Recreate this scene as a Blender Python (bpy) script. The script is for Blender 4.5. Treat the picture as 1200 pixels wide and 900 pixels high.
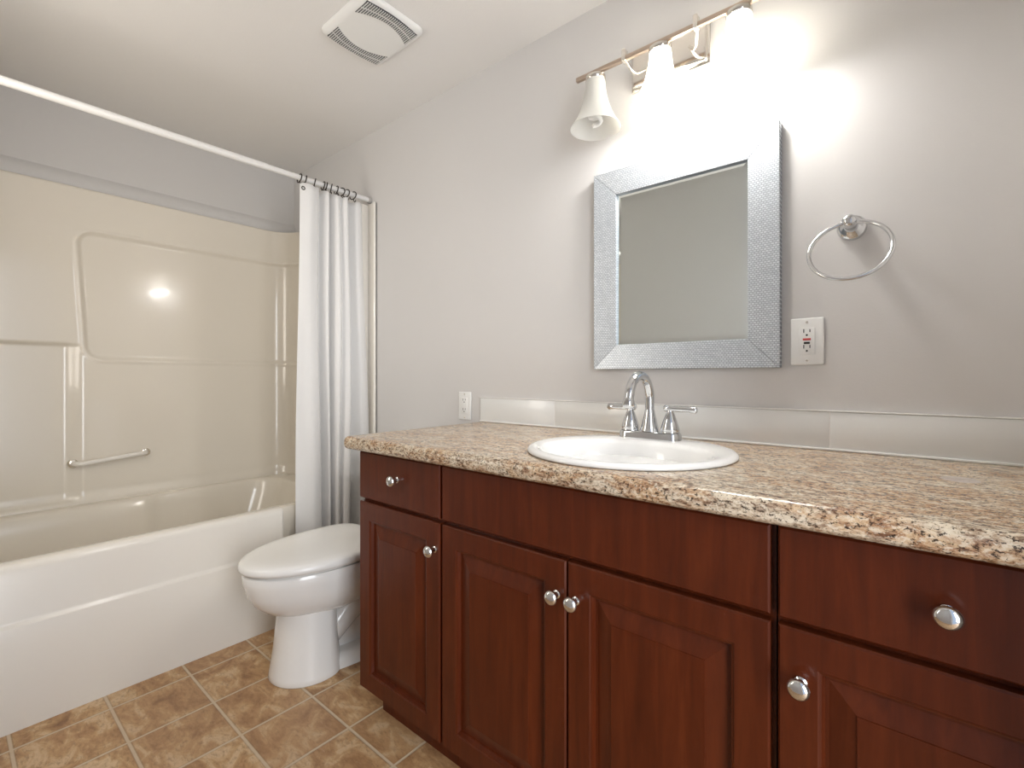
import bpy, bmesh, math, random
from mathutils import Vector, Matrix, noise
random.seed(4)
PI = math.pi
scene = bpy.context.scene
for o in list(bpy.data.objects):
    bpy.data.objects.remove(o, do_unlink=True)
C = scene.collection

# ------------------------------------------------------------------ camera
cam_d = bpy.data.cameras.new('camera')
cam_d.sensor_fit = 'HORIZONTAL'
cam_d.sensor_width = 36.0
cam_d.lens = 36.0 * 557.3 / 1200.0
cam_d.shift_y = (440.8 - 450.0) / 1200.0
cam_d.clip_start = 0.02
cam = bpy.data.objects.new('camera', cam_d)
C.objects.link(cam)
cam.location = (2.8726, -1.3791, 1.0304)
cam.rotation_euler = (PI / 2, 0, math.radians(39.733))
scene.camera = cam

# ------------------------------------------------------------------ light and exposure
scene.view_settings.view_transform = 'Standard'
scene.view_settings.look = 'None'
scene.view_settings.gamma = 1.0
scene.view_settings.use_curve_mapping = False
scene.view_settings.exposure = 0.56
world = bpy.data.worlds.new('world')
scene.world = world
world.use_nodes = True
world.node_tree.nodes['Background'].inputs[0].default_value = (0.62, 0.74, 0.95, 1)
world.node_tree.nodes['Background'].inputs[1].default_value = 0.6
LAMP_W = 4.6          # each lit bulb
LAMP_COL = (1.0, 0.985, 0.97)
SHADE_EMIT = 5.5
FILL_DOOR_W = 44.0          # fill light through a doorway added in the right wall, out of view
FILL_WIN_W = 5.6           # fill light at an added, unseen window opposite the vanity


def area(name, loc, rot, sx, sy, watts, col):
    d = bpy.data.lights.new(name, 'AREA')
    d.shape = 'RECTANGLE'
    d.size, d.size_y = sx, sy
    d.energy = watts
    d.color = col
    o = bpy.data.objects.new(name, d)
    C.objects.link(o)
    o.location = loc
    o.rotation_euler = rot
    return o


ADDED_DOOR_Y0, ADDED_DOOR_Y1, ADDED_DOOR_H = -1.48, -.72, 2.03  # unseen doorway, added to let fill light in
ADDED_WIN = (.93, 1.34, .95, 2.02)  # unseen window opening, added for fill light
area('fill_via_added_door', (4.3, -1.65, 1.2), (0, PI / 2, math.radians(-8)), 2.1, 1.15, FILL_DOOR_W, (0.95, 0.97, 1.0))  # added fill lamp beyond the added doorway
area('fill_at_added_window', ((ADDED_WIN[0] + ADDED_WIN[1]) / 2, -1.60, (ADDED_WIN[2] + ADDED_WIN[3]) / 2), (PI / 2, 0, 0), .40, 1.04, FILL_WIN_W, (1.0, 0.93, 0.84))  # added fill lamp set inside the added window opening

# ------------------------------------------------------------------ material helpers


class NT:
    def __init__(s, name):
        s.m = bpy.data.materials.new(name)
        s.m.use_nodes = True
        s.t = s.m.node_tree
        s.b = s.t.nodes['Principled BSDF']
        s.out = s.t.nodes['Material Output']

    def n(s, typ, **kw):
        nd = s.t.nodes.new(typ)
        for k, v in kw.items():
            setattr(nd, k, v)
        return nd

    def l(s, a, b):
        s.t.links.new(a, b)

    def coord(s):
        return s.n('ShaderNodeTexCoord').outputs['Object']

    def mapping(s, src, scale=(1, 1, 1), loc=(0, 0, 0), rot=(0, 0, 0)):
        mp = s.n('ShaderNodeMapping')
        mp.inputs['Scale'].default_value = scale
        mp.inputs['Location'].default_value = loc
        mp.inputs['Rotation'].default_value = rot
        s.l(src, mp.inputs['Vector'])
        return mp.outputs['Vector']

    def noise(s, src, scale, detail=4, rough=.55, dist=0):
        nz = s.n('ShaderNodeTexNoise')
        nz.inputs['Scale'].default_value = scale
        nz.inputs['Detail'].default_value = detail
        nz.inputs['Roughness'].default_value = rough
        nz.inputs['Distortion'].default_value = dist
        s.l(src, nz.inputs['Vector'])
        return nz.outputs['Fac']

    def ramp(s, fac, stops, interp='LINEAR'):
        r = s.n('ShaderNodeValToRGB')
        e = r.color_ramp.elements
        r.color_ramp.interpolation = interp
        while len(e) < len(stops):
            e.new(0.5)
        for i, (p, c) in enumerate(stops):
            e[i].position = p
            e[i].color = (*c, 1) if len(c) == 3 else c
        s.l(fac, r.inputs['Fac'])
        return r.outputs['Color']

    def math(s, op, a, b=None, clamp=False):
        m = s.n('ShaderNodeMath', operation=op)
        m.use_clamp = clamp
        for i, x in enumerate((a, b)):
            if x is None:
                continue
            if isinstance(x, (int, float)):
                m.inputs[i].default_value = x
            else:
                s.l(x, m.inputs[i])
        return m.outputs[0]

    def mix(s, fac, a, b, mode='MIX'):
        m = s.n('ShaderNodeMix', data_type='RGBA', blend_type=mode)
        for key, x in ((0, fac), (6, a), (7, b)):
            if isinstance(x, (int, float)):
                m.inputs[key].default_value = x
            elif isinstance(x, tuple):
                m.inputs[key].default_value = (*x, 1)
            else:
                s.l(x, m.inputs[key])
        return m.outputs[2]

    def bump(s, h, strength=.2, dist=.01):
        b = s.n('ShaderNodeBump')
        b.inputs['Strength'].default_value = strength
        b.inputs['Distance'].default_value = dist
        s.l(h, b.inputs['Height'])
        s.l(b.outputs['Normal'], s.b.inputs['Normal'])

    def set(s, **kw):
        for k, v in kw.items():
            k = {'color': 'Base Color', 'rough': 'Roughness', 'metal': 'Metallic', 'coat': 'Coat Weight',
                 'coat_rough': 'Coat Roughness', 'spec': 'Specular IOR Level', 'ior': 'IOR', 'sheen': 'Sheen Weight',
                 'trans': 'Transmission Weight', 'emit': 'Emission Strength', 'ecol': 'Emission Color', 'sss': 'Subsurface Weight'}[k]
            i = s.b.inputs[k]
            if isinstance(v, (int, float)):
                i.default_value = v
            elif isinstance(v, tuple):
                i.default_value = (*v, 1) if len(v) == 3 else v
            else:
                s.l(v, i)
        return s


def plain(name, col, rough=.5, metal=0., **kw):
    return NT(name).set(color=col, rough=rough, metal=metal, **kw).m


def make_paint(name, col, bump=.12):
    t = NT(name)
    c = t.coord()
    f = t.noise(t.mapping(c, (3, 3, 3)), 1.0, 3)
    dark = tuple(x * .965 for x in col)
    t.set(color=t.mix(f, dark, col), rough=.62)
    t.bump(t.noise(c, 190, 3), bump, .002)
    return t.m


M = {}
M['wall'] = make_paint('wall_paint', (.648, .632, .616))
M['ceiling'] = make_paint('ceiling_paint', (.80, .785, .765), .2)


def make_tile():
    t = NT('stone_vinyl')
    T, OX, OY = .2133, .9749, -1.0398
    c = t.coord()
    sep = t.n('ShaderNodeSeparateXYZ')
    t.l(c, sep.inputs[0])
    u = t.math('DIVIDE', t.math('SUBTRACT', sep.outputs[0], OX), T)
    v = t.math('DIVIDE', t.math('SUBTRACT', sep.outputs[1], OY), T)
    fu, fv = t.math('FRACT', u), t.math('FRACT', v)
    du = t.math('SUBTRACT', .5, t.math('ABSOLUTE', t.math('SUBTRACT', fu, .5)))
    dv = t.math('SUBTRACT', .5, t.math('ABSOLUTE', t.math('SUBTRACT', fv, .5)))
    d = t.math('MINIMUM', du, dv)
    groove = t.n('ShaderNodeMapRange')
    groove.inputs['From Min'].default_value = .012
    groove.inputs['From Max'].default_value = .024
    t.l(d, groove.inputs['Value'])
    comb = t.n('ShaderNodeCombineXYZ')
    t.l(t.math('FLOOR', u), comb.inputs[0])
    t.l(t.math('FLOOR', v), comb.inputs[1])
    wn = t.n('ShaderNodeTexWhiteNoise', noise_dimensions='3D')
    t.l(comb.outputs[0], wn.inputs['Vector'])
    off = t.n('ShaderNodeVectorMath', operation='MULTIPLY_ADD')
    t.l(wn.outputs['Color'], off.inputs[0])
    off.inputs[1].default_value = (9, 9, 9)
    t.l(c, off.inputs[2])
    p = off.outputs[0]
    big = t.noise(t.mapping(p, (1, 1.7, 1), rot=(0, 0, .6)), 9, 6, .62, .8)
    fine = t.noise(t.mapping(p, (1, 2.2, 1), rot=(0, 0, .6)), 46, 6, .7, .4)
    base = t.ramp(big, [(.28, (.22, .105, .042)), (.42, (.39, .215, .095)), (.53, (.51, .315, .15)), (.63, (.66, .48, .29)), (.8, (.44, .29, .16))])
    base = t.mix(t.math('MULTIPLY', t.math('SUBTRACT', .50, fine, True), 3.2, True), base, (.17, .085, .038))
    base = t.mix(t.math('MULTIPLY', t.math('SUBTRACT', fine, .56, True), 2.2, True), base, (.70, .53, .35))
    hue = t.mix(t.math('MULTIPLY', wn.outputs['Value'], .35), base, (.45, .27, .15))
    grout = t.mix(fine, (.50, .39, .26), (.68, .55, .40))
    edge = t.n('ShaderNodeMapRange')  # bevel shadow along the grout, painted into the tile colour
    edge.inputs['From Min'].default_value = .022
    edge.inputs['From Max'].default_value = .034
    edge.inputs['To Min'].default_value = .72
    t.l(d, edge.inputs['Value'])
    hue = t.mix(1.0, hue, edge.outputs[0], 'MULTIPLY')
    t.set(color=t.mix(groove.outputs[0], grout, hue), rough=.42, spec=.4)
    h = t.math('ADD', t.math('MULTIPLY', groove.outputs[0], .7), t.math('MULTIPLY', fine, .35))
    t.bump(h, .35, .003)
    return t.m


M['tile'] = make_tile()
M['acrylic'] = plain('tub_acrylic', (.755, .70, .605), .16, coat=.35, coat_rough=.06)
M['apron'] = plain('tub_apron_acrylic', (.80, .765, .70), .2, coat=.3, coat_rough=.08)
M['porcelain'] = plain('porcelain', (.82, .81, .78), .12, coat=.4, coat_rough=.04)
M['seat'] = plain('seat_plastic', (.83, .82, .79), .22)
M['sink'] = plain('sink_china', (.88, .875, .86), .1, coat=.5, coat_rough=.03)
M['chrome'] = plain('chrome', (.68, .69, .70), .08, 1.0)
M['nickel'] = plain('polished_nickel', (.80, .76, .70), .14, 1.0)
M['bar'] = plain('warm_nickel_bar', (.52, .42, .34), .28, 1.0)
M['knob'] = plain('knob_chrome', (.74, .75, .75), .12, 1.0)
M['dark_gap'] = plain('cabinet_interior', (.03, .012, .008), .7)
M['white_metal'] = plain('white_enamel', (.80, .79, .77), .28)
M['bronze'] = plain('dark_wire', (.055, .045, .035), .4, .8)
M['plastic'] = plain('white_plastic', (.82, .82, .80), .3)
M['slot'] = plain('outlet_slot', (.02, .02, .02), .6)
M['red'] = plain('red_button', (.62, .07, .07), .4)
M['black'] = plain('black_button', (.015, .015, .015), .4)
M['mirror'] = plain('mirror_glass', (.90, .96, .945), .012, 1.0)
M['backsplash'] = plain('glazed_tile', (.79, .80, .79), .24, coat=.15)
M['caulk'] = plain('white_caulk', (.82, .81, .79), .45)
M['vent'] = plain('vent_plastic', (.80, .80, .78), .4)
M['vent_dark'] = plain('vent_slot_shade', (.05, .05, .055), .8)  # shade inside the slots, put into the colour of solid strips
M['grille'] = plain('vent_slats', (.62, .62, .60), .45)
M['door_trim'] = plain('trim_paint', (.78, .77, .75), .4)


def make_wood():
    t = NT('cherry_stain')
    c = t.coord()
    g = t.noise(t.mapping(c, (26, 26, 2.2)), 1.6, 7, .62, .5)
    blotch = t.noise(t.mapping(c, (5, 5, 3)), 1.1, 3)
    col = t.ramp(g, [(.25, (.050, .0080, .0018)), (.5, (.090, .0155, .0034)), (.75, (.130, .0255, .0062))])
    col = t.mix(t.math('MULTIPLY', blotch, .55), col, (.066, .0122, .0028))
    t.set(color=col, rough=.34, spec=.28, coat=.06, coat_rough=.15)
    t.bump(g, .05, .002)
    return t.m


def make_laminate():
    t = NT('granite_laminate')
    c = t.coord()
    patch = t.noise(t.mapping(c, (1.0, 1.8, 1.8)), 6.5, 4, .6, 1.6)
    big = t.noise(t.mapping(c, (1.0, 2.2, 2.2)), 26, 6, .68, 1.2)
    mid = t.noise(t.mapping(c, (1, 1.8, 1.8), (3, 1, 2)), 85, 5, .70, .5)
    fine = t.noise(t.mapping(c, (1, 1.4, 1.4)), 190, 4, .7)
    cool = t.ramp(big, [(.34, (.22, .14, .095)), (.46, (.50, .39, .275)), (.58, (.72, .63, .49)), (.7, (.46, .35, .25))])
    rust = t.ramp(big, [(.34, (.17, .075, .038)), (.46, (.40, .225, .120)), (.58, (.60, .43, .26)), (.7, (.34, .18, .10))])
    col = t.mix(t.ramp(patch, [(.42, (0, 0, 0)), (.58, (1, 1, 1))]), cool, rust)
    col = t.mix(t.ramp(mid, [(.52, (0, 0, 0)), (.60, (.75, .75, .75))]), col, (.72, .63, .49))
    col = t.mix(t.ramp(mid, [(.36, (.95, .95, .95)), (.455, (0, 0, 0))]), col, (.115, .055, .030))
    col = t.mix(t.ramp(fine, [(.39, (.97, .97, .97)), (.455, (0, 0, 0))]), col, (.035, .021, .014))
    col = t.mix(t.ramp(fine, [(.60, (0, 0, 0)), (.68, (.6, .6, .6))]), col, (.78, .70, .57))
    # flat grey oval on the top near the right end
    sep = t.n('ShaderNodeSeparateXYZ')
    t.l(c, sep.inputs[0])
    dx = t.math('DIVIDE', t.math('SUBTRACT', sep.outputs[0], 2.943), .026)
    dy = t.math('DIVIDE', t.math('ADD', sep.outputs[1], .248), .030)
    rr = t.math('ADD', t.math('MULTIPLY', dx, dx), t.math('MULTIPLY', dy, dy))
    col = t.mix(t.math('MULTIPLY', t.math('LESS_THAN', rr, 1.0), .7), col, (.50, .46, .43))
    t.set(color=col, rough=.22, spec=.5)
    return t.m


def make_frame():
    t = NT('silver_mosaic')
    c = t.coord()
    sep = t.n('ShaderNodeSeparateXYZ')
    t.l(c, sep.inputs[0])
    comb = t.n('ShaderNodeCombineXYZ')
    t.l(sep.outputs[0], comb.inputs[0])
    t.l(sep.outputs[2], comb.inputs[1])
    br = t.n('ShaderNodeTexBrick')
    br.inputs['Color1'].default_value = (.70, .735, .77, 1)
    br.inputs['Color2'].default_value = (.56, .60, .64, 1)
    br.inputs['Mortar'].default_value = (.30, .33, .37, 1)
    br.inputs['Scale'].default_value = 1.0
    br.inputs['Mortar Size'].default_value = .0009
    br.inputs['Mortar Smooth'].default_value = .4
    br.inputs['Brick Width'].default_value = .0085
    br.inputs['Row Height'].default_value = .0055
    t.l(comb.outputs[0], br.inputs['Vector'])
    t.set(color=br.outputs['Color'], rough=.38, metal=.55)
    t.bump(br.outputs['Fac'], -.5, .0015)
    return t.m


def make_curtain():
    t = NT('curtain_cotton')
    c = t.coord()
    t.set(color=(.90, .895, .885), rough=.85, sheen=.15)
    t.bump(t.noise(c, 420, 2), .06, .001)
    tr = t.n('ShaderNodeBsdfTranslucent')
    tr.inputs['Color'].default_value = (.84, .82, .78, 1)
    mx = t.n('ShaderNodeMixShader')
    mx.inputs[0].default_value = .22
    t.l(t.b.outputs[0], mx.inputs[1])
    t.l(tr.outputs[0], mx.inputs[2])
    t.l(mx.outputs[0], t.out.inputs['Surface'])
    return t.m


def make_shade(name, emit):
    t = NT(name)
    t.set(color=(.86, .86, .83), rough=.3, ecol=(1, .955, .88), emit=emit)
    tr = t.n('ShaderNodeBsdfTranslucent')
    tr.inputs['Color'].default_value = (.9, .89, .86, 1)
    mx = t.n('ShaderNodeMixShader')
    mx.inputs[0].default_value = .5
    t.l(t.b.outputs[0], mx.inputs[1])
    t.l(tr.outputs[0], mx.inputs[2])
    t.l(mx.outputs[0], t.out.inputs['Surface'])
    return t.m


M['wood'] = make_wood()
M['laminate'] = make_laminate()
M['frame'] = make_frame()
M['curtain'] = make_curtain()
M['shade_off'] = make_shade('frosted_glass', 0.0)
M['shade_on'] = make_shade('frosted_glass_lit', SHADE_EMIT)
M['bulb_off'] = plain('white_bulb', (.85, .85, .83), .3)
M['bulb_on'] = plain('lit_bulb', (.9, .9, .88), .3, emit=6.0, ecol=(1, .95, .86))

# ------------------------------------------------------------------ mesh helpers


def new():
    return bmesh.new()


def obj(name, bm, mat, parent=None, smooth=35, label=None):
    me = bpy.data.meshes.new(name)
    bmesh.ops.recalc_face_normals(bm, faces=bm.faces[:])
    bm.to_mesh(me)
    bm.free()
    if smooth:
        for p in me.polygons:
            p.use_smooth = True
        me.set_sharp_from_angle(angle=math.radians(smooth))
    me.materials.append(mat)
    o = bpy.data.objects.new(name, me)
    C.objects.link(o)
    if parent is not None:
        o.parent = parent
        root = parent
        while root.parent is not None:
            root = root.parent
        me.transform(Matrix.Translation(-root.location))
    if label:
        o['label'] = label
    return o


def thing(name, label, cat, loc, group=None):
    o = bpy.data.objects.new(name, None)
    o.empty_display_size = .05
    C.objects.link(o)
    o.location = loc
    o['label'] = label
    o['category'] = cat
    if group:
        o['group'] = group
    return o


def tag(o, label, cat, group=None):
    o['label'] = label
    o['category'] = cat
    if group:
        o['group'] = group
    return o


def struct(name, bm, mat, parent=None, smooth=35):
    o = obj(name, bm, mat, parent, smooth)
    o['kind'] = 'structure'
    return o


def dup(root, loc, label=None):
    r = root.copy()
    C.objects.link(r)
    r.location = loc
    if label:
        r['label'] = label
    for ch in list(root.children):
        c = ch.copy()
        C.objects.link(c)
        c.parent = r
        for g in list(ch.children):
            d = g.copy()
            C.objects.link(d)
            d.parent = c
    return r


def box(bm, x0, x1, y0, y1, z0, z1, bev=0., seg=2):
    r = bmesh.ops.create_cube(bm, size=1.0)
    vs = r['verts']
    for v in vs:
        v.co = Vector((x0 + (v.co.x + .5) * (x1 - x0), y0 + (v.co.y + .5) * (y1 - y0), z0 + (v.co.z + .5) * (z1 - z0)))
    if bev > 0:
        es = list({e for v in vs for e in v.link_edges})
        bmesh.ops.bevel(bm, geom=es, offset=bev, segments=seg, profile=.5, affect='EDGES')
    return bm


def loft(bm, rings, cap0=True, cap1=True, closed=True):
    vr = [[bm.verts.new(p) for p in r] for r in rings]
    n = len(rings[0])
    for a, b in zip(vr[:-1], vr[1:]):
        for i in range(n if closed else n - 1):
            j = (i + 1) % n
            bm.faces.new((a[i], a[j], b[j], b[i]))
    if cap0:
        bm.faces.new(vr[0][::-1])
    if cap1:
        bm.faces.new(vr[-1])
    return bm


def lathe(bm, prof, center, axis='z', seg=32, cap0=True, cap1=True):
    rings = []
    cx, cy, cz = center
    for r, h in prof:
        ring = []
        for k in range(seg):
            a = 2 * PI * k / seg
            p, q = r * math.cos(a), r * math.sin(a)
            if axis == 'z':
                ring.append((cx + p, cy + q, cz + h))
            elif axis == 'y':
                ring.append((cx + p, cy - h, cz + q))      # h is the reach away from the vanity wall
            else:
                ring.append((cx + h, cy + p, cz + q))
        rings.append(ring)
    return loft(bm, rings, cap0, cap1)


def tube(bm, pts, rad, seg=14, closed=False):
    pts = [Vector(p) for p in pts]
    n = len(pts)
    rads = rad if isinstance(rad, (list, tuple)) else [rad] * n
    rings = []
    prev = None
    for i, p in enumerate(pts):
        if closed:
            d = (pts[(i + 1) % n] - pts[i - 1]).normalized()
        else:
            d = (pts[min(i + 1, n - 1)] - pts[max(i - 1, 0)]).normalized()
        if prev is None:
            u = d.orthogonal().normalized()
        else:
            u = (prev - d * prev.dot(d)).normalized()
        prev = u
        w = d.cross(u)
        rings.append([p + rads[i] * (math.cos(2 * PI * k / seg) * u + math.sin(2 * PI * k / seg) * w) for k in range(seg)])
    if closed:
        # align the seam
        best = min(range(seg), key=lambda s: (rings[0][0] - rings[-1][s]).length)
        last = [rings[0][(k - best) % seg] for k in range(seg)]
        rings.append(last)
        loft(bm, rings, False, False)
        bmesh.ops.remove_doubles(bm, verts=bm.verts[:], dist=1e-5)
        return bm
    return loft(bm, rings)


def sstep(a, b, x):
    t = max(0., min(1., (x - a) / (b - a)))
    return t * t * (3 - 2 * t)


def rrect(x0, x1, y0, y1, r, z, seg=6):
    out = []
    for cx, cy, a0 in ((x1 - r, y1 - r, 0), (x0 + r, y1 - r, PI / 2), (x0 + r, y0 + r, PI), (x1 - r, y0 + r, 1.5 * PI)):
        for k in range(seg + 1):
            a = a0 + PI / 2 * k / seg
            out.append((cx + r * math.cos(a), cy + r * math.sin(a), z))
    return out


# ------------------------------------------------------------------ room shell
RX, FY, H = 3.125, -1.56, 2.245       # right wall, wall behind the camera, ceiling height
struct('floor', box(new(), -.1, RX + 1.6, FY - .1, .1, -.06, 0), M['tile'])
struct('ceiling', box(new(), -.1, RX + .1, FY - .1, .1, H, H + .06), M['ceiling'])
struct('wall_back', box(new(), -.1, RX + .1, 0, .1, 0, H), M['wall'])
struct('wall_left', box(new(), -.1, 0, FY - .1, 0, 0, H), M['wall'])
bm = new()
box(bm, RX, RX + .1, FY - .1, ADDED_DOOR_Y0, 0, H)
box(bm, RX, RX + .1, ADDED_DOOR_Y1, 0, 0, H)
box(bm, RX, RX + .1, ADDED_DOOR_Y0, ADDED_DOOR_Y1, ADDED_DOOR_H, H)
struct('wall_right', bm, M['wall'])
bm = new()
wx0, wx1, wz0, wz1 = ADDED_WIN
box(bm, 0, wx0, FY - .1, FY, 0, H)
box(bm, wx0, wx1, FY - .1, FY, 0, wz0)
box(bm, wx0, wx1, FY - .1, FY, wz1, H)
box(bm, wx1, RX, FY - .1, FY, 0, H)
struct('wall_front', bm, M['wall'])
bm = new()
for y0, y1 in ((ADDED_DOOR_Y0 - .06, ADDED_DOOR_Y0), (ADDED_DOOR_Y1, ADDED_DOOR_Y1 + .06)):
    box(bm, RX - .014, RX, y0, y1, 0, ADDED_DOOR_H + .06, .003)
box(bm, RX - .014, RX, ADDED_DOOR_Y0, ADDED_DOOR_Y1, ADDED_DOOR_H, ADDED_DOOR_H + .06, .003)
struct('trim_1', bm, M['door_trim'])  # casing of the added doorway
bm = new()
for x0, x1, z0, z1 in ((wx0 - .04, wx0, wz0 - .04, wz1 + .04), (wx1, wx1 + .03, wz0 - .04, wz1 + .04), (wx0, wx1, wz0 - .04, wz0), (wx0, wx1, wz1, wz1 + .04)):
    box(bm, x0, x1, FY, FY + .012, z0, z1, .003)
added_win = struct('added_window', bm, M['door_trim'])  # frame of the window added for its fill light
obj('pane', box(new(), wx0, wx1, FY - .085, FY - .08, wz0, wz1), plain('frosted_pane', (.8, .84, .86), .4), added_win)  # pane of the added window, behind its fill lamp
struct('baseboard_front', box(new(), .93, RX - .02, FY, FY + .012, 0, .08, .003), M['door_trim'])
# painted strip of wall boxed out over the lip of the shower unit
bm = new()
prof = [(0, 1.855), (.012, 1.855), (.017, 1.862), (.019, 1.88), (.017, 1.91), (.010, 1.932), (0, 1.945)]
loft(bm, [[(x, FY + .001, z) for x, z in prof], [(x, -.001, z) for x, z in prof]])
struct('trim_2', bm, M['wall'])

# ------------------------------------------------------------------ bathtub
tub = thing('bathtub', 'cream alcove bathtub with a stepped white front apron', 'bathtub', (.45, -.78, 0))
bm = new()
prof = [(.80, 0), (.886, 0), (.886, .298), (.884, .304), (.878, .309), (.876, .316), (.876, .458), (.873, .470), (.866, .478), (.855, .481),
        (.825, .481), (.812, .478), (.802, .468), (.797, .452), (.797, .30)]
loft(bm, [[(x, FY + .03, z) for x, z in prof], [(x, -.470, z) for x, z in prof], [(.80 + (x - .80) * .93, -.4625, z * .996) for x, z in prof],
          [(.80 + (x - .80) * .75, -.459, z * .985) for x, z in prof]])
obj('apron', bm, M['apron'], tub, label='white stepped front panel')
bm = new()
box(bm, .735, .788, -.47, -.004, 0, .462, .006)
obj('end_panel', bm, M['acrylic'], tub)


def basin_ring(x0, x1, y0, y1, r, z, shelf=0.):
    return [(x + (shelf * (1 - sstep(-.76, -.70, y)) if x < (x0 + x1) / 2 else 0), y, z) for x, y, z in
            [p for p in rr_dense(x0, x1, y0, y1, r, z)]]


def rr_dense(x0, x1, y0, y1, r, z, seg=8, n=40):
    pts = []
    for cx, cy, a0 in ((x1 - r, y1 - r, 0), (x0 + r, y1 - r, PI / 2), (x0 + r, y0 + r, PI), (x1 - r, y0 + r, 1.5 * PI)):
        for k in range(seg + 1):
            a = a0 + PI / 2 * k / seg
            pts.append((cx + r * math.cos(a), cy + r * math.sin(a), z))
        if a0 == 0:
            xa, xb = x1 - r, x0 + r
            pts += [(xa + (xb - xa) * k / 10, y1, z) for k in range(1, 10)]
        elif a0 == PI / 2:
            ya, yb = y1 - r, y0 + r
            pts += [(x0, ya + (yb - ya) * k / n, z) for k in range(1, n)]
        elif a0 == PI:
            xa, xb = x0 + r, x1 - r
            pts += [(xa + (xb - xa) * k / 10, y0, z) for k in range(1, 10)]
        else:
            ya, yb = y0 + r, y1 - r
            pts += [(x1, ya + (yb - ya) * k / n, z) for k in range(1, n)]
    return pts


B0, B1 = FY + .03, -.006
rings = [basin_ring(.004, .80, B0, B1, .02, .30), basin_ring(.004, .80, B0, B1, .02, .458), basin_ring(.008, .797, B0 + .004, B1 - .004, .03, .464),
         basin_ring(.082, .795, B0 + .09, B1 - .15, .13, .464, .02), basin_ring(.092, .793, B0 + .10, B1 - .16, .13, .460, .022),
         basin_ring(.099, .790, B0 + .108, B1 - .168, .13, .448, .024), basin_ring(.106, .785, B0 + .12, B1 - .18, .13, .40, .026),
         basin_ring(.14, .75, B0 + .18, B1 - .24, .13, .22, .02), basin_ring(.18, .71, B0 + .24, B1 - .28, .12, .135),
         basin_ring(.24, .65, B0 + .32, B1 - .34, .10, .115)]
obj('basin', loft(new(), rings, False, True), M['acrylic'], tub, 50)

# ------------------------------------------------------------------ shower surround (heightfield along a U shaped path)
sur = thing('shower_surround', 'glossy cream moulded shower surround above the bathtub', 'shower surround', (.05, -.78, .46))
XI, YE, YS, RC = .050, -.050, FY + .05, .13
path = []
NA = 14


def seg_pts(a, b, n):
    return [(a[0] + (b[0] - a[0]) * k / n, a[1] + (b[1] - a[1]) * k / n) for k in range(n)]


for p in seg_pts((.79, YS), (XI + RC, YS), 14):
    path.append((p, (0, 1)))
for k in range(NA):
    a = -PI / 2 - PI / 2 * k / NA
    path.append(((XI + RC + RC * math.cos(a), YS + RC + RC * math.sin(a)), (-math.cos(a), -math.sin(a))))
for p in seg_pts((XI, YS + RC), (XI, YE - RC), 260):
    path.append((p, (1, 0)))
for k in range(NA):
    a = PI - PI / 2 * k / NA
    path.append(((XI + RC + RC * math.cos(a), YE - RC + RC * math.sin(a)), (-math.cos(a), -math.sin(a))))
for p in seg_pts((XI + RC, YE), (.79, YE), 20) + [(.79, YE)]:
    path.append((p, (0, -1)))
Z0, Z1, NZ = .462, 1.862, 250


def sdf_rr(px, pz, x0, x1, z0, z1, r):
    cx, cz = (x0 + x1) / 2, (z0 + z1) / 2
    qx, qz = abs(px - cx) - (x1 - x0) / 2 + r, abs(pz - cz) - (z1 - z0) / 2 + r
    return math.hypot(max(qx, 0), max(qz, 0)) + min(max(qx, qz), 0) - r


def relief(arc, z):
    # arc runs like y along the long wall and on round the corner
    d = 0.
    skew = (z - 1.1) * .055
    e = sdf_rr(arc + skew, z, -.955, .25, 1.112, 1.672, .055)
    d -= .011 * sstep(.010, -.010, e)
    d += .0035 * (sstep(.026, .012, e) - sstep(.012, .002, e))
    slope = 1 - sstep(-1.035, -.965, arc)
    e2 = sstep(1.178, 1.160, z) * sstep(.47, .49, z)
    d -= .017 * slope * e2
    d += .012 * sstep(.52, .462, z)
    return d


bm = new()
rings = []
arcs = []
arc = None
i_ref = 14 + NA
ac = [0.] * len(path)
for i in range(1, len(path)):
    ac[i] = ac[i - 1] + math.dist(path[i][0], path[i - 1][0])
shift = path[i_ref][0][1] - ac[i_ref]
zs = [Z0 + (Z1 - Z0) * k / NZ for k in range(NZ + 1)]
for z in zs:
    ring = []
    for i, (p, nn) in enumerate(path):
        dd = relief(ac[i] + shift, z)
        ring.append((p[0] + nn[0] * dd, p[1] + nn[1] * dd, z))
    rings.append(ring)
for back, zz in ((.004, Z1 + .006), (.012, Z1 + .009), (.046, Z1 + .010)):
    rings.append([(p[0] - nn[0] * back, p[1] - nn[1] * back, zz) for p, nn in path])
loft(bm, rings, False, False, False)
obj('wall_panel', bm, M['acrylic'], sur, 60)
bm = new()
box(bm, .762, .800, -.052, -.002, .463, 1.885, .006)
box(bm, .790, .862, -.012, -.001, 0, 1.888, .004)
box(bm, .848, .862, -.018, -.001, 0, 1.888, .004)
obj('flange', bm, M['apron'], sur)
bm = new()
box(bm, .762, .862, FY + .001, FY + .03, 0, 1.885, .004)
obj('flange', bm, M['apron'], sur)

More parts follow.
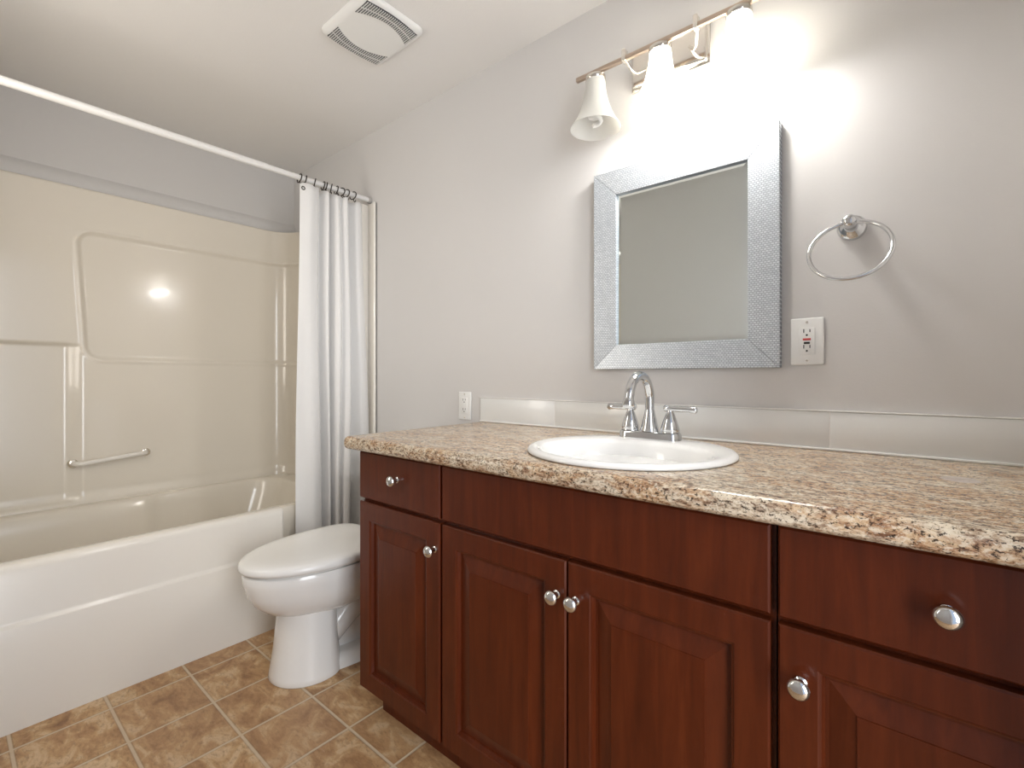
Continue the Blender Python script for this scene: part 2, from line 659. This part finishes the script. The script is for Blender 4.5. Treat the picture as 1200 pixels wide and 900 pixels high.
gb = thing('grab_bar', 'slim white grab bar on the long shower wall', 'grab bar', (.06, -.88, .655))
bm = new()
pts = [(.030, -1.005, .645)]
for k in range(9):
    a = PI / 2 * k / 8
    pts.append((.048 + .036 * math.sin(a), -1.005 + .03 * (1 - math.cos(a)), .645))
for k in range(9):
    a = PI / 2 * k / 8
    pts.append((.048 + .036 * math.cos(a), -.775 + .03 * math.sin(a), .665))
pts.append((.040, -.745, .665))
bm2 = tube(bm, pts, .0105, 16)
obj('bar', bm2, M['apron'], gb, 60)
for yy, zz in ((-1.005, .645), (-.745, .665)):
    bm = new()
    lathe(bm, [(.019, 0), (.019, .004), (.015, .008), (.010, .009)], (.046, yy, zz), 'x', 20)
    obj('end_flange', bm, M['nickel'], gb, label='metal end cap')

# ------------------------------------------------------------------ shower rod, rings, curtain
ROD_X, ROD_Z = .805, 1.909
rod = thing('shower_rod', 'long white tension shower rod across the tub opening', 'shower rod', (ROD_X, -.78, ROD_Z))
bm = new()
lathe(bm, [(.0135, 0), (.0135, 1.0)], (0, 0, 0), 'y', 20)
for v in bm.verts:
    v.co = Vector((ROD_X + v.co.x, -.50 + (v.co.y + 0) * (abs(FY) - .50) - 0, ROD_Z + v.co.z))
obj('outer_tube', bm, M['white_metal'], rod)
bm = new()
lathe(bm, [(.0118, 0), (.0118, .50)], (ROD_X, -.002, ROD_Z), 'y', 20)
obj('inner_tube', bm, M['white_metal'], rod)
bm = new()
lathe(bm, [(.0165, 0), (.0165, .012), (.0145, .016)], (ROD_X, 0, ROD_Z), 'y', 20)
obj('end_cap', bm, plain('rubber_foot', (.42, .40, .38), .6), rod, label='grey rubber end cap')

ring_y = [-.362, -.335, -.292, -.252, -.236, -.212, -.186, -.160, -.134, -.098]
ring0 = None
for i, y in enumerate(ring_y):
    if ring0 is None:
        ring0 = thing('curtain_ring', 'small dark wire curtain ring hooked over the white shower rod', 'curtain ring', (ROD_X, y, ROD_Z), 'dark rings holding up the shower curtain')
        bm = new()
        tube(bm, [(ROD_X + .0195 * math.cos(a), y + .004 * math.sin(a * 1.0), ROD_Z - .003 + .0195 * math.sin(a)) for a in [2 * PI * k / 28 for k in range(28)]], .0025, 8, True)
        obj('wire_loop', bm, M['bronze'], ring0, 60)
        bm = new()
        tube(bm, [(ROD_X + .002, y, ROD_Z - .020), (ROD_X + .004, y + .001, ROD_Z - .028), (ROD_X + .010, y + .001, ROD_Z - .036), (ROD_X + .016, y, ROD_Z - .032), (ROD_X + .016, y, ROD_Z - .026)], .0022, 8)
        obj('hook', bm, M['bronze'], ring0, 60)
    else:
        r = dup(ring0, (ROD_X, y, ROD_Z))
        r.rotation_euler = (0, 0, random.uniform(-.5, .5))

cur = thing('shower_curtain', 'white fabric shower curtain bunched at the vanity wall end', 'shower curtain', (.83, -.2, .12))


PLAN = [(-.374, .838), (-.352, .844), (-.325, .852), (-.298, .846), (-.284, .828), (-.274, .806), (-.264, .828), (-.252, .846), (-.242, .838), (-.238, .806),
        (-.230, .799), (-.221, .828), (-.205, .851), (-.188, .846), (-.180, .834), (-.169, .847), (-.151, .852), (-.141, .838), (-.134, .803), (-.122, .810),
        (-.100, .840), (-.080, .842), (-.064, .832)]


def crom(pts, t):
    n = len(pts) - 1
    f = min(max(t, 0), .99999) * n
    i = int(f)
    u = f - i
    p = [pts[max(i - 1, 0)], pts[i], pts[i + 1], pts[min(i + 2, n)]]
    return [.5 * (2 * p[1][k] + (p[2][k] - p[0][k]) * u + (2 * p[0][k] - 5 * p[1][k] + 4 * p[2][k] - p[3][k]) * u * u + (3 * p[1][k] - p[0][k] - 3 * p[2][k] + p[3][k]) * u ** 3) for k in (0, 1)]


def curtain_pt(t, h):
    # t along the cloth 0..1, h height fraction 1 top .. 0 bottom
    k = sstep(1.0, .30, h)
    y, x = crom(PLAN, t)
    w = (y + .374) / .310
    y = y * (1 - k) + (-.396 + .370 * (w + .05 * math.sin(2 * PI * w) * k)) * k
    x = .829 + (x - .833) * (1 + .15 * k) + .004 * (1 - h)
    x += .004 * math.sin(9 * w + 3.1 * h) * (1 - h) + .0015 * math.sin(23 * w - 8 * h)
    y += .004 * math.sin(5 * h + 7 * w) * sstep(0, .1, w) * sstep(1, .9, w)
    return x, y


bm = new()
NT_, NH = 220, 60
ZT, ZB = 1.880, .13
rings = []
for j in range(NH + 1):
    h = j / NH
    row = []
    for i in range(NT_ + 1):
        t = i / NT_
        x, y = curtain_pt(t, h)
        sag = .008 * (1 - abs(math.sin(PI * t * 9))) * sstep(.9, 1, h)
        z = ZB + (ZT - ZB) * h - sag - .012 * t * sstep(.8, 1, h)
        row.append((x, min(y, -.02), z))
    rings.append(row)
loft(bm, rings, False, False, False)
cl = obj('cloth', bm, M['curtain'], cur, 0)
for p in cl.data.polygons:
    p.use_smooth = True
sm = cl.modifiers.new('thickness', 'SOLIDIFY')
sm.thickness = .0016
for t in (.03,):
    x, y = curtain_pt(t, .985)
    bm = new()
    tube(bm, [(x + .003, y + .007 * math.cos(a), ZT - .026 + .007 * math.sin(a)) for a in [2 * PI * k / 16 for k in range(16)]], .002, 8, True)
    obj('grommet', bm, M['bronze'], cur, 60, label='dark metal grommet')

# ------------------------------------------------------------------ toilet
TX = 1.235
toi = thing('toilet', 'white toilet with closed lid between bathtub and vanity', 'toilet', (TX, -.42, 0))


def egg(z, yf, yb, w, n=44, cx=TX, sq=2.6):
    ym = yb + (yf - yb) * .42
    out = []
    for k in range(n):
        a = 2 * PI * k / n
        ca, sa = math.cos(a), math.sin(a)
        if sa < 0:          # front half, towards the room
            x = w * ca
            y = ym + (ym - yf) * sa
        else:
            x = w * math.copysign(abs(ca) ** (2 / sq), ca)
            y = ym + (yb - ym) * abs(sa) ** (2 / sq)
        out.append((cx + x, y, z))
    return out


bm = new()
# front column
loft(bm, [egg(0, -.668, -.45, .122), egg(.004, -.671, -.45, .124), egg(.02, -.668, -.45, .121), egg(.10, -.655, -.455, .111), egg(.20, -.645, -.46, .104), egg(.30, -.64, -.46, .10)])
# bowl
loft(bm, [egg(.205, -.600, -.34, .085), egg(.222, -.645, -.29, .112), egg(.245, -.690, -.27, .136), egg(.275, -.722, -.26, .155), egg(.31, -.742, -.25, .168), egg(.35, -.752, -.245, .176), egg(.378, -.756, -.24, .179), egg(.384, -.752, -.24, .176)])
# foot and trapway behind the column
loft(bm, [egg(0, -.62, -.12, .122, sq=4), egg(.03, -.62, -.12, .120, sq=4), egg(.045, -.61, -.125, .108, sq=4), egg(.05, -.6, -.13, .09, sq=4)])
loft(bm, [egg(.04, -.55, -.13, .062, sq=4), egg(.3, -.55, -.13, .062, sq=4)])
tube(bm, [(TX + .03, -.50, .10), (TX + .042, -.42, .17), (TX + .046, -.34, .215), (TX + .042, -.26, .20), (TX + .03, -.2, .12), (TX + .02, -.17, .04)], .052, 18)
tube(bm, [(TX - .03, -.50, .10), (TX - .042, -.42, .17), (TX - .046, -.34, .215), (TX - .042, -.26, .20), (TX - .03, -.2, .12), (TX - .02, -.17, .04)], .052, 18)
box(bm, TX - .12, TX + .12, -.30, -.03, .26, .372, .03, 4)
obj('bowl', bm, M['porcelain'], toi, 60)
bm = new()
loft(bm, [egg(.3845, -.742, -.285, .166, sq=3), egg(.387, -.748, -.280, .172, sq=3), egg(.3925, -.748, -.280, .172, sq=3)])
obj('seat', bm, M['seat'], toi, 50)
bm = new()
loft(bm, [egg(.3930, -.755, -.277, .178, sq=4), egg(.3945, -.763, -.274, .185, sq=4), egg(.402, -.766, -.273, .188, sq=4), egg(.412, -.765, -.273, .187, sq=4), egg(.419, -.760, -.275, .183, sq=4), egg(.4245, -.745, -.283, .170, sq=4),
          egg(.4275, -.72, -.30, .145, sq=4), egg(.4295, -.66, -.34, .10, sq=4), egg(.4305, -.58, -.42, .04, sq=4)])
obj('lid', bm, M['seat'], toi, 60)
for s in (-1, 1):
    obj('hinge', box(new(), TX + s * .075 - .02, TX + s * .075 + .02, -.272, -.235, .3845, .415, .006), M['seat'], toi)
obj('tank', box(new(), TX - .19, TX + .19, -.196, -.015, .37, .69, .022, 4), M['porcelain'], toi)
obj('tank_lid', box(new(), TX - .198, TX + .198, -.204, -.010, .692, .722, .012, 4), M['porcelain'], toi)
bm = new()
tube(bm, [(TX - .14, -.196, .64), (TX - .14, -.214, .64), (TX - .12, -.218, .638), (TX - .07, -.218, .632)], [.008, .007, .006, .008], 12)
obj('flush_lever', bm, M['chrome'], toi, label='chrome flush lever')
for s in (-1, 1):
    bm = new()
    lathe(bm, [(.014, 0), (.014, .006), (.010, .014), (.003, .017)], (TX + s * .098, -.30, .046), 'z', 16)
    obj('bolt_cap', bm, M['seat'], toi)

# ------------------------------------------------------------------ vanity cabinets
YF = -.566            # front face of doors
YC = -.547            # front of the boxes
ZK, ZM, ZT_ = .083, .811, .811


def slab(bm, x0, x1, z0, z1, yb=YC, yf=YF):
    c = .003
    def ring(i, y):
        return [(x0 + i, y, z0 + i), (x1 - i, y, z0 + i), (x1 - i, y, z1 - i), (x0 + i, y, z1 - i)]
    return loft(bm, [ring(0, yb + .0005), ring(0, yf + c), ring(c, yf)])


def raised_door(bm, x0, x1, z0, z1, yb=YC, yf=YF):
    def ring(i, y):
        return [(x0 + i, y, z0 + i), (x1 - i, y, z0 + i), (x1 - i, y, z1 - i), (x0 + i, y, z1 - i)]
    return loft(bm, [ring(0, yb + .0005), ring(0, yf + .003), ring(.003, yf), ring(.051, yf), ring(.053, yf + .0015), ring(.056, yf + .0025), ring(.059, yf + .0115),
                     ring(.064, yf + .0115), ring(.097, yf + .0030), ring(.0975, yf + .0015)])


def knob_bm(x, z):
    bm = new()
    lathe(bm, [(.0085, 0), (.0085, .003), (.006, .005), (.0052, .012), (.0065, .016), (.0105, .019), (.0142, .0215), (.0152, .0245), (.0142, .0275), (.0108, .0305), (.006, .0322), (.0015, .0327)], (x, YF, z), 'y', 28)
    return bm


def cabinet(label, x0, x1, plinth0):
    t = thing('vanity_cabinet', label, 'cabinet', ((x0 + x1) / 2, -.28, 0), 'cherry wood cabinets under the counter')
    bm = new()
    g = .0008
    box(bm, x0 + g, x0 + .016, YC, -.012, ZK, ZT_)
    box(bm, x1 - .016, x1 - g, YC, -.012, ZK, ZT_)
    box(bm, x0 + .016, x1 - .016, YC, -.012, ZK, ZK + .016)
    box(bm, x0 + .016, x1 - .016, -.024, -.012, ZK + .016, ZT_)
    box(bm, x0 + .016, x1 - .016, YC, YC + .018, .64, .675)
    box(bm, x0 + .016, x1 - .016, YC, YC + .018, ZT_ - .03, ZT_)
    obj('carcass', bm, M['wood'], t)
    obj('plinth', box(new(), plinth0, x1 - g, -.503, -.05, 0, ZK - .0005), M['wood'], t)
    return t


Z_D0, Z_D1, Z_S0, Z_S1 = .094, .654, .665, .803
cabL = cabinet('dark cherry vanity cabinet nearest the toilet with one drawer', 1.594, 1.9600, 1.626)
dr = obj('drawer', slab(new(), 1.596, 1.956, Z_S0, Z_S1), M['wood'], cabL)
obj('knob', knob_bm(1.783, .742), M['knob'], dr, label='round chrome knob')
dr = obj('door', raised_door(new(), 1.596, 1.956, Z_D0, Z_D1), M['wood'], cabL, 7)
obj('knob', knob_bm(1.940, .586), M['knob'], dr, label='round chrome knob')
cabM = cabinet('wide dark cherry sink cabinet with a pair of raised panel doors', 1.9605, 2.7170, 1.9605)
obj('false_front', slab(new(), 1.9645, 2.7105, Z_S0, Z_S1), M['wood'], cabM)
for (a, b), kx in (((1.9645, 2.3385), 2.318), ((2.3425, 2.7105), 2.364)):
    d = obj('door', raised_door(new(), a, b, Z_D0, Z_D1), M['wood'], cabM, 7)
    obj('knob', knob_bm(kx, .582), M['knob'], d, label='round chrome knob')
cabR = cabinet('dark cherry vanity cabinet at the right end of the counter', 2.7175, 3.118, 2.7175)
dr = obj('drawer', slab(new(), 2.7215, 3.108, Z_S0, Z_S1), M['wood'], cabR)
obj('knob', knob_bm(2.911, .734), M['knob'], dr, label='round chrome knob')
dr = obj('door', raised_door(new(), 2.7215, 3.108, Z_D0, Z_D1), M['wood'], cabR, 7)
obj('knob', knob_bm(2.752, .579), M['knob'], dr, label='round chrome knob')

# ------------------------------------------------------------------ countertop with a cut-out
SX, SY, SA, SB = 2.362, -.335, .240, .237


def ell(cx, cy, a, b, z, n=64):
    return [(cx + a * math.cos(2 * PI * k / n), cy + b * math.sin(2 * PI * k / n), z) for k in range(n)]


ct_bm = new()
r = bmesh.ops.create_cube(ct_bm, size=1.0)
for v in ct_bm.verts:
    v.co = Vector((1.568 + (v.co.x + .5) * (RX - .002 - 1.568), -.6075 + (v.co.y + .5) * .6065, .812 + (v.co.z + .5) * .039))
es = []
for e in ct_bm.edges:
    m = (e.verts[0].co + e.verts[1].co) / 2
    if m.y < -.60 or m.x < 1.57:
        es.append(e)
bmesh.ops.bevel(ct_bm, geom=es, offset=.0155, segments=5, profile=.5, affect='EDGES')
ct = obj('countertop', ct_bm, M['laminate'])
tag(ct, 'speckled brown granite look countertop along the vanity wall', 'countertop')
cut_bm = loft(new(), [ell(SX, SY, SA - .022, SB - .022, .79), ell(SX, SY, SA - .022, SB - .022, .87)])
cut = obj('cutter', cut_bm, M['laminate'], smooth=0)
md = ct.modifiers.new('hole', 'BOOLEAN')
md.object = cut
md.operation = 'DIFFERENCE'
dg = bpy.context.evaluated_depsgraph_get()
me = bpy.data.meshes.new_from_object(ct.evaluated_get(dg))
ct.modifiers.clear()
ct.data = me
for p in me.polygons:
    p.use_smooth = True
me.set_sharp_from_angle(angle=math.radians(35))
bpy.data.objects.remove(cut, do_unlink=True)

# ------------------------------------------------------------------ sink
snk = thing('sink', 'white round drop-in sink set in the countertop', 'sink', (SX, SY, .851))
bm = new()
BC = SY - .036       # bowl sits forward of the faucet deck
Z = .8515
rings = [ell(SX, SY, SA - .028, SB - .028, Z - .03), ell(SX, SY, SA - .026, SB - .026, Z + .0005), ell(SX, SY, SA - .002, SB - .002, Z + .0005), ell(SX, SY, SA, SB, Z + .003), ell(SX, SY, SA - .001, SB - .001, Z + .007), ell(SX, SY, SA - .006, SB - .006, Z + .0105),
         ell(SX, SY, SA - .014, SB - .014, Z + .012), ell(SX, BC + .008, .205, .178, Z + .010), ell(SX, BC + .002, .198, .168, Z + .007), ell(SX, BC, .192, .162, Z - .002),
         ell(SX, BC, .182, .153, Z - .03), ell(SX, BC, .168, .14, Z - .075), ell(SX, BC + .005, .135, .112, Z - .118), ell(SX, BC + .01, .08, .068, Z - .138), ell(SX, BC + .012, .028, .028, Z - .143)]
loft(bm, rings, True, True)
obj('basin', bm, M['sink'], snk, 60)
bm = new()
lathe(bm, [(.026, 0), (.026, .003), (.022, .004), (.012, .002), (.010, .006), (.003, .007)], (SX, BC + .012, Z - .143), 'z', 24)
obj('drain', bm, M['chrome'], snk, label='chrome drain')

# ------------------------------------------------------------------ faucet
FX, FYY = 2.336, -.150
fz = .862
fau = thing('faucet', 'chrome two-handle gooseneck faucet on the sink deck', 'faucet', (FX, FYY, fz))
bm = new()
loft(bm, [rrect(FX - .086, FX + .086, FYY - .028, FYY + .028, .0275, fz + z - .0, 8) if i == 0 else rrect(FX - .086 + i, FX + .086 - i, FYY - .028 + i, FYY + .028 - i, .0275 - i, fz + z, 8)
          for i, z in ((0, 0), (.0005, .014), (.003, .019), (.006, .0205))])
obj('base_plate', bm, M['chrome'], fau)
bm = new()
lathe(bm, [(.0255, .0205), (.0255, .024), (.022, .034), (.0165, .058), (.0135, .072), (.0125, .078)], (FX, FYY, fz), 'z', 28)
R = .0615
zc = fz + .108
pts = [(FX, FYY, fz + .07), (FX, FYY, fz + .085), (FX, FYY, zc)]
for k in range(1, 19):
    a = PI * .93 * k / 18
    pts.append((FX, FYY - R + R * math.cos(a), zc + R * math.sin(a)))
yl, zl = pts[-1][1], pts[-1][2]
pts += [(FX, yl - .004, zl - .012)]
tube(bm, pts, .0122, 20)
tube(bm, [(FX, yl - .003, zl - .008), (FX, yl - .0045, zl - .016), (FX, yl - .007, zl - .028), (FX, yl - .008, zl - .031)], [.0122, .0145, .0165, .0145], 20)
obj('spout', bm, M['chrome'], fau, 50)
for s in (-1, 1):
    hx = FX + s * .056
    bm = new()
    lathe(bm, [(.0245, .0205), (.0235, .024), (.0245, .026), (.0235, .033), (.0175, .052), (.0115, .068), (.0085, .074), (.0075, .080)], (hx, FYY, fz), 'z', 28)
    tube(bm, [(hx - s * .016, FYY, fz + .0835), (hx - s * .013, FYY, fz + .0835), (hx, FYY, fz + .083), (hx + s * .05, FYY, fz + .082), (hx + s * .066, FYY, fz + .0815), (hx + s * .070, FYY, fz + .0815)],
         [.0066, .0092, .0086, .0070, .0092, .0060], 16)
    obj('handle', bm, M['chrome'], fau, 50)

# ------------------------------------------------------------------ backsplash
bs = thing('backsplash', 'low pale tile backsplash along the back of the countertop', 'backsplash', (2.34, -.005, .851))
ZB_, ZTB = .8515, .945
xs = [1.570, 1.928, 2.729, RX - .001]
for a, b in zip(xs[:-1], xs[1:]):
    obj('tile', box(new(), a + .001, b - .001, -.010, -.001, ZB_ + .001, ZTB - .001, .0012), M['backsplash'], bs)
for x in xs[1:-1]:
    obj('grout', box(new(), x - .0012, x + .0012, -.0094, -.001, ZB_ + .001, ZTB - .001), M['caulk'], bs)
obj('edge_trim', box(new(), 1.568, RX - .001, -.0115, -.001, ZTB - .0005, ZTB + .003, .001), M['caulk'], bs, label='white top edge trim')
obj('caulk_bead', box(new(), 1.570, RX - .001, -.0145, -.0095, ZB_ - .0003, ZB_ + .005, .002), M['caulk'], bs, label='white caulk line')

# ------------------------------------------------------------------ mirror
mir = thing('wall_mirror', 'rectangular mirror in a wide silver mosaic frame', 'mirror', (2.358, -.012, 1.052))
MX0, MX1, MZ0, MZ1 = 2.0915, 2.6255, 1.0520, 1.6785
FW = .0765


def rect(i, y):
    return [(MX0 + i, y, MZ0 + i), (MX1 - i, y, MZ0 + i), (MX1 - i, y, MZ1 - i), (MX0 + i, y, MZ1 - i)]


prof = [rect(0, -.001), rect(0, -.024), rect(.002, -.026), rect(FW - .004, -.019), rect(FW - .001, -.019), rect(FW, -.017), rect(FW, -.008)]
bm = new()
for k in range(4):
    j = (k + 1) % 4
    dirv = (Vector(prof[0][j]) - Vector(prof[0][k])).normalized() * .0006
    loft(bm, [[Vector(r[k]) + dirv for r in prof], [Vector(r[j]) - dirv for r in prof]], True, True, True)
obj('frame', bm, M['frame'], mir, 30)
bm = new()
loft(bm, [rect(FW - .001, -.008), rect(FW - .001, -.0105), rect(FW + .012, -.0125)], True, True)
obj('glass', bm, M['mirror'], mir, 5)

# ------------------------------------------------------------------ vanity light
LY, LZ = -.100, 1.957
vl = thing('vanity_light', 'three-shade chrome bar light on the wall above the mirror', 'wall light', (2.335, 0, 1.962))
bm = new()
box(bm, 2.216, 2.450, -.008, -.0005, 1.905, 2.020, .002)
box(bm, 2.222, 2.444, -.020, -.006, 1.911, 2.014, .006, 3)
obj('backplate', bm, M['nickel'], vl)
obj('bar', box(new(), 2.074, 2.598, LY - .006, LY + .006, LZ - .006, LZ + .007, .0015), M['bar'], vl, label='slim bronze toned bar')
for s, ax in ((1, 2.237), (-1, 2.443)):
    bm = new()
    xm = 2.335
    pts = []
    for k in range(13):
        t = k / 12
        pts.append((ax + (xm - ax) * (t ** 1.6) * .42, LY + (-.018 - LY) * t, LZ + .012 - .035 * math.sin(PI * t) - .004 * t))
    tube(bm, pts, .0045, 10)
    box(bm, ax - .006, ax + .006, LY - .010, LY + .010, LZ - .010, LZ + .026, .002)
    obj('arm', bm, M['nickel'], vl, 50)
shade_prof = [(.0285, .0), (.0295, -.012), (.031, -.03), (.0345, -.052), (.0405, -.076), (.0495, -.102), (.061, -.126), (.0715, -.142), (.0765, -.1495)]
for i, sx in enumerate((2.141, 2.345, 2.549)):
    lit = i > 0
    bm = new()
    lathe(bm, [(.012, .0), (.013, -.003), (.024, -.005), (.0305, -.009), (.0305, -.020), (.029, -.022), (.027, -.012), (.010, -.010)], (sx, LY, LZ - .006), 'z', 28, False, False)
    so = obj('socket', bm, M['nickel'], vl, 50)
    bm = new()
    outer = [(r, h - .016) for r, h in shade_prof]
    inner = [(r - .003, h - .016) for r, h in shade_prof][::-1]
    inner[0] = (inner[0][0], inner[0][1] + .0005)
    lathe(bm, outer + inner, (sx, LY, LZ - .006), 'z', 40, False, False)
    obj('shade', bm, M['shade_on' if lit else 'shade_off'], vl, 60, label='glowing white glass shade' if lit else 'unlit frosted white glass shade')
    bm = new()
    if lit:
        lathe(bm, [(.010, -.012), (.011, -.03), (.013, -.045), (.018, -.06), (.023, -.078), (.024, -.09), (.020, -.104), (.010, -.113), (.002, -.1155)], (sx, LY, LZ - .006), 'z', 24)
    else:
        lathe(bm, [(.012, -.012), (.013, -.04), (.018, -.05), (.018, -.066)], (sx, LY, LZ - .006), 'z', 24)
        pts = []
        for k in range(90):
            a = 2 * PI * k / 26
            pts.append((sx + .016 * math.cos(a), LY + .016 * math.sin(a), LZ - .006 - .072 - .078 * k / 90))
        tube(bm, pts, .0062, 10)
    obj('bulb', bm, M['bulb_on' if lit else 'bulb_off'], vl, 60, label='lit bulb' if lit else 'unlit spiral bulb')
    if lit:
        ld = bpy.data.lights.new('bulb_light', 'POINT')
        ld.energy = LAMP_W
        ld.color = LAMP_COL
        ld.shadow_soft_size = .028
        lo = bpy.data.objects.new('bulb_light', ld)
        C.objects.link(lo)
        lo.location = (sx, LY, LZ - .006 - .150)

# ------------------------------------------------------------------ towel ring
tr = thing('towel_ring', 'chrome towel ring on the wall right of the mirror', 'towel ring', (2.772, 0, 1.380))
bm = new()
lathe(bm, [(.0295, 0.001), (.0295, .004), (.027, .008), (.0265, .010), (.022, .013), (.0205, .016), (.0145, .020), (.0115, .026), (.0105, .045), (.0125, .050), (.0145, .056), (.0150, .066), (.0135, .076), (.008, .081), (.002, .082)], (2.772, 0, 1.380), 'y', 32)
obj('post', bm, M['chrome'], tr, 40)
bm = new()
RR = .0760
e2 = Vector((0, math.sin(math.radians(25)), math.cos(math.radians(25))))
top = Vector((2.774, -.066, 1.378))
c0 = top - RR * e2
tube(bm, [c0 + RR * (math.cos(a) * Vector((1, 0, 0)) + math.sin(a) * e2) for a in [2 * PI * k / 64 for k in range(64)]], .0047, 14, True)
obj('ring', bm, M['chrome'], tr, 60)

# ------------------------------------------------------------------ wall outlets


def outlet(label, cx, cz, w, h, gfci):
    t = thing('wall_outlet', label, 'outlet', (cx, 0, cz - h / 2))
    obj('cover_plate', box(new(), cx - w / 2, cx + w / 2, -.0065, -.0005, cz - h / 2, cz + h / 2, .003, 3), M['plastic'], t)
    rec = obj('receptacle', box(new(), cx - .0168, cx + .0168, -.0085, -.006, cz - .0335, cz + .0335, .001), M['plastic'], t)
    for s in (-1, 1):
        dz = s * .0195 + .002
        bm = new()
        box(bm, cx - .0075, cx - .0055, -.0090, -.008, cz + dz, cz + dz + .009)
        box(bm, cx + .0055, cx + .0075, -.0090, -.008, cz + dz + .001, cz + dz + .008)
        lathe(bm, [(.0024, 0), (.0024, .001)], (cx, -.008, cz + dz - .006), 'y', 12)
        obj('slots', bm, M['slot'], rec)
    if gfci:
        obj('reset_button', box(new(), cx - .0085, cx + .0085, -.0098, -.008, cz + .0025, cz + .0075, .0006), M['red'], rec, label='red reset button')
        obj('test_button', box(new(), cx - .0065, cx + .0065, -.0098, -.008, cz - .0065, cz - .0015, .0006), M['black'], rec, label='black test button')
    for s in (-1, 1):
        bm = new()
        lathe(bm, [(.0030, 0), (.0028, .0008)], (cx, -.0064, cz + s * .0475), 'y', 12)
        obj('screw', bm, M['nickel'], t)
    return t


outlet('white outlet with red and black buttons below the towel ring', 2.6815, 1.1165, .071, .116, True)
outlet('plain white outlet left of the backsplash near the curtain', 1.479, .909, .070, .114, False)

# ------------------------------------------------------------------ ceiling vent
VX0, VX1, VY0, VY1 = 1.288, 1.572, -.532, -.288
vt = thing('ceiling_vent', 'square white exhaust fan cover with curved grilles on the ceiling', 'ceiling vent', ((VX0 + VX1) / 2, (VY0 + VY1) / 2, H))
bm = new()
loft(bm, [rrect(VX0, VX1, VY0, VY1, .030, H - .0005), rrect(VX0, VX1, VY0, VY1, .030, H - .008), rrect(VX0 + .004, VX1 - .004, VY0 + .004, VY1 - .004, .028, H - .013), rrect(VX0 + .022, VX1 - .022, VY0 + .014, VY1 - .014, .026, H - .020),
          rrect(VX0 + .034, VX1 - .034, VY0 + .026, VY1 - .026, .022, H - .0215)], True, True)
obj('cover', bm, M['vent'], vt, 40)
cxv, cyv = (VX0 + VX1) / 2, (VY0 + VY1) / 2
hy = (VY1 - VY0) / 2 - .022


def strip_x(s, y):
    u = (y - cyv) / hy
    inner = .088 - .036 * u * u
    outer = .129 - .008 * u * u
    return cxv + s * inner, cxv + s * outer


for s in (-1, 1):
    bm = new()
    top, bot = [], []
    n = 24
    zg = H - .0185
    ringA, ringB = [], []
    for k in range(n + 1):
        y = cyv - hy + 2 * hy * k / n
        a, b = strip_x(s, y)
        ringA.append((a, y, H - .0224))
        ringB.append((b, y, H - .0224))
    va = [bm.verts.new(p) for p in ringA]
    vb = [bm.verts.new(p) for p in ringB]
    va2 = [bm.verts.new((p[0], p[1], p[2] + .006)) for p in ringA]
    vb2 = [bm.verts.new((p[0], p[1], p[2] + .006)) for p in ringB]
    for k in range(n):
        bm.faces.new((va[k], va[k + 1], vb[k + 1], vb[k]))
        bm.faces.new((va2[k], vb2[k], vb2[k + 1], va2[k + 1]))
        bm.faces.new((va[k], va2[k], va2[k + 1], va[k + 1]))
        bm.faces.new((vb[k], vb[k + 1], vb2[k + 1], vb2[k]))
    bm.faces.new((va[0], vb[0], vb2[0], va2[0]))
    bm.faces.new((va[n], va2[n], vb2[n], vb[n]))
    g = obj('grille', bm, M['vent_dark'], vt, 30, label='dark slotted grille')
    bm = new()
    ns = 26
    for k in range(ns):
        y = cyv - hy + 2 * hy * (k + .5) / ns
        a, b = strip_x(s, y)
        w = .0016
        zb, zt = H - .0240, H - .0220
        vs = [bm.verts.new(p) for p in ((a, y - w, zb), (b, y - w, zb), (b, y + w, zb), (a, y + w, zb), (a, y - w, zt), (b, y - w, zt), (b, y + w, zt), (a, y + w, zt))]
        for f in ((0, 1, 2, 3), (7, 6, 5, 4), (0, 4, 5, 1), (1, 5, 6, 2), (2, 6, 7, 3), (3, 7, 4, 0)):
            bm.faces.new([vs[q] for q in f])
    rib = []
    for k in range(n + 1):
        y = cyv - hy + 2 * hy * k / n
        a, b = strip_x(s, y)
        rib.append(((a + b) / 2, y, H - .0236))
    tube(bm, rib, .0016, 6)
    obj('slats', bm, M['grille'], g, 30)
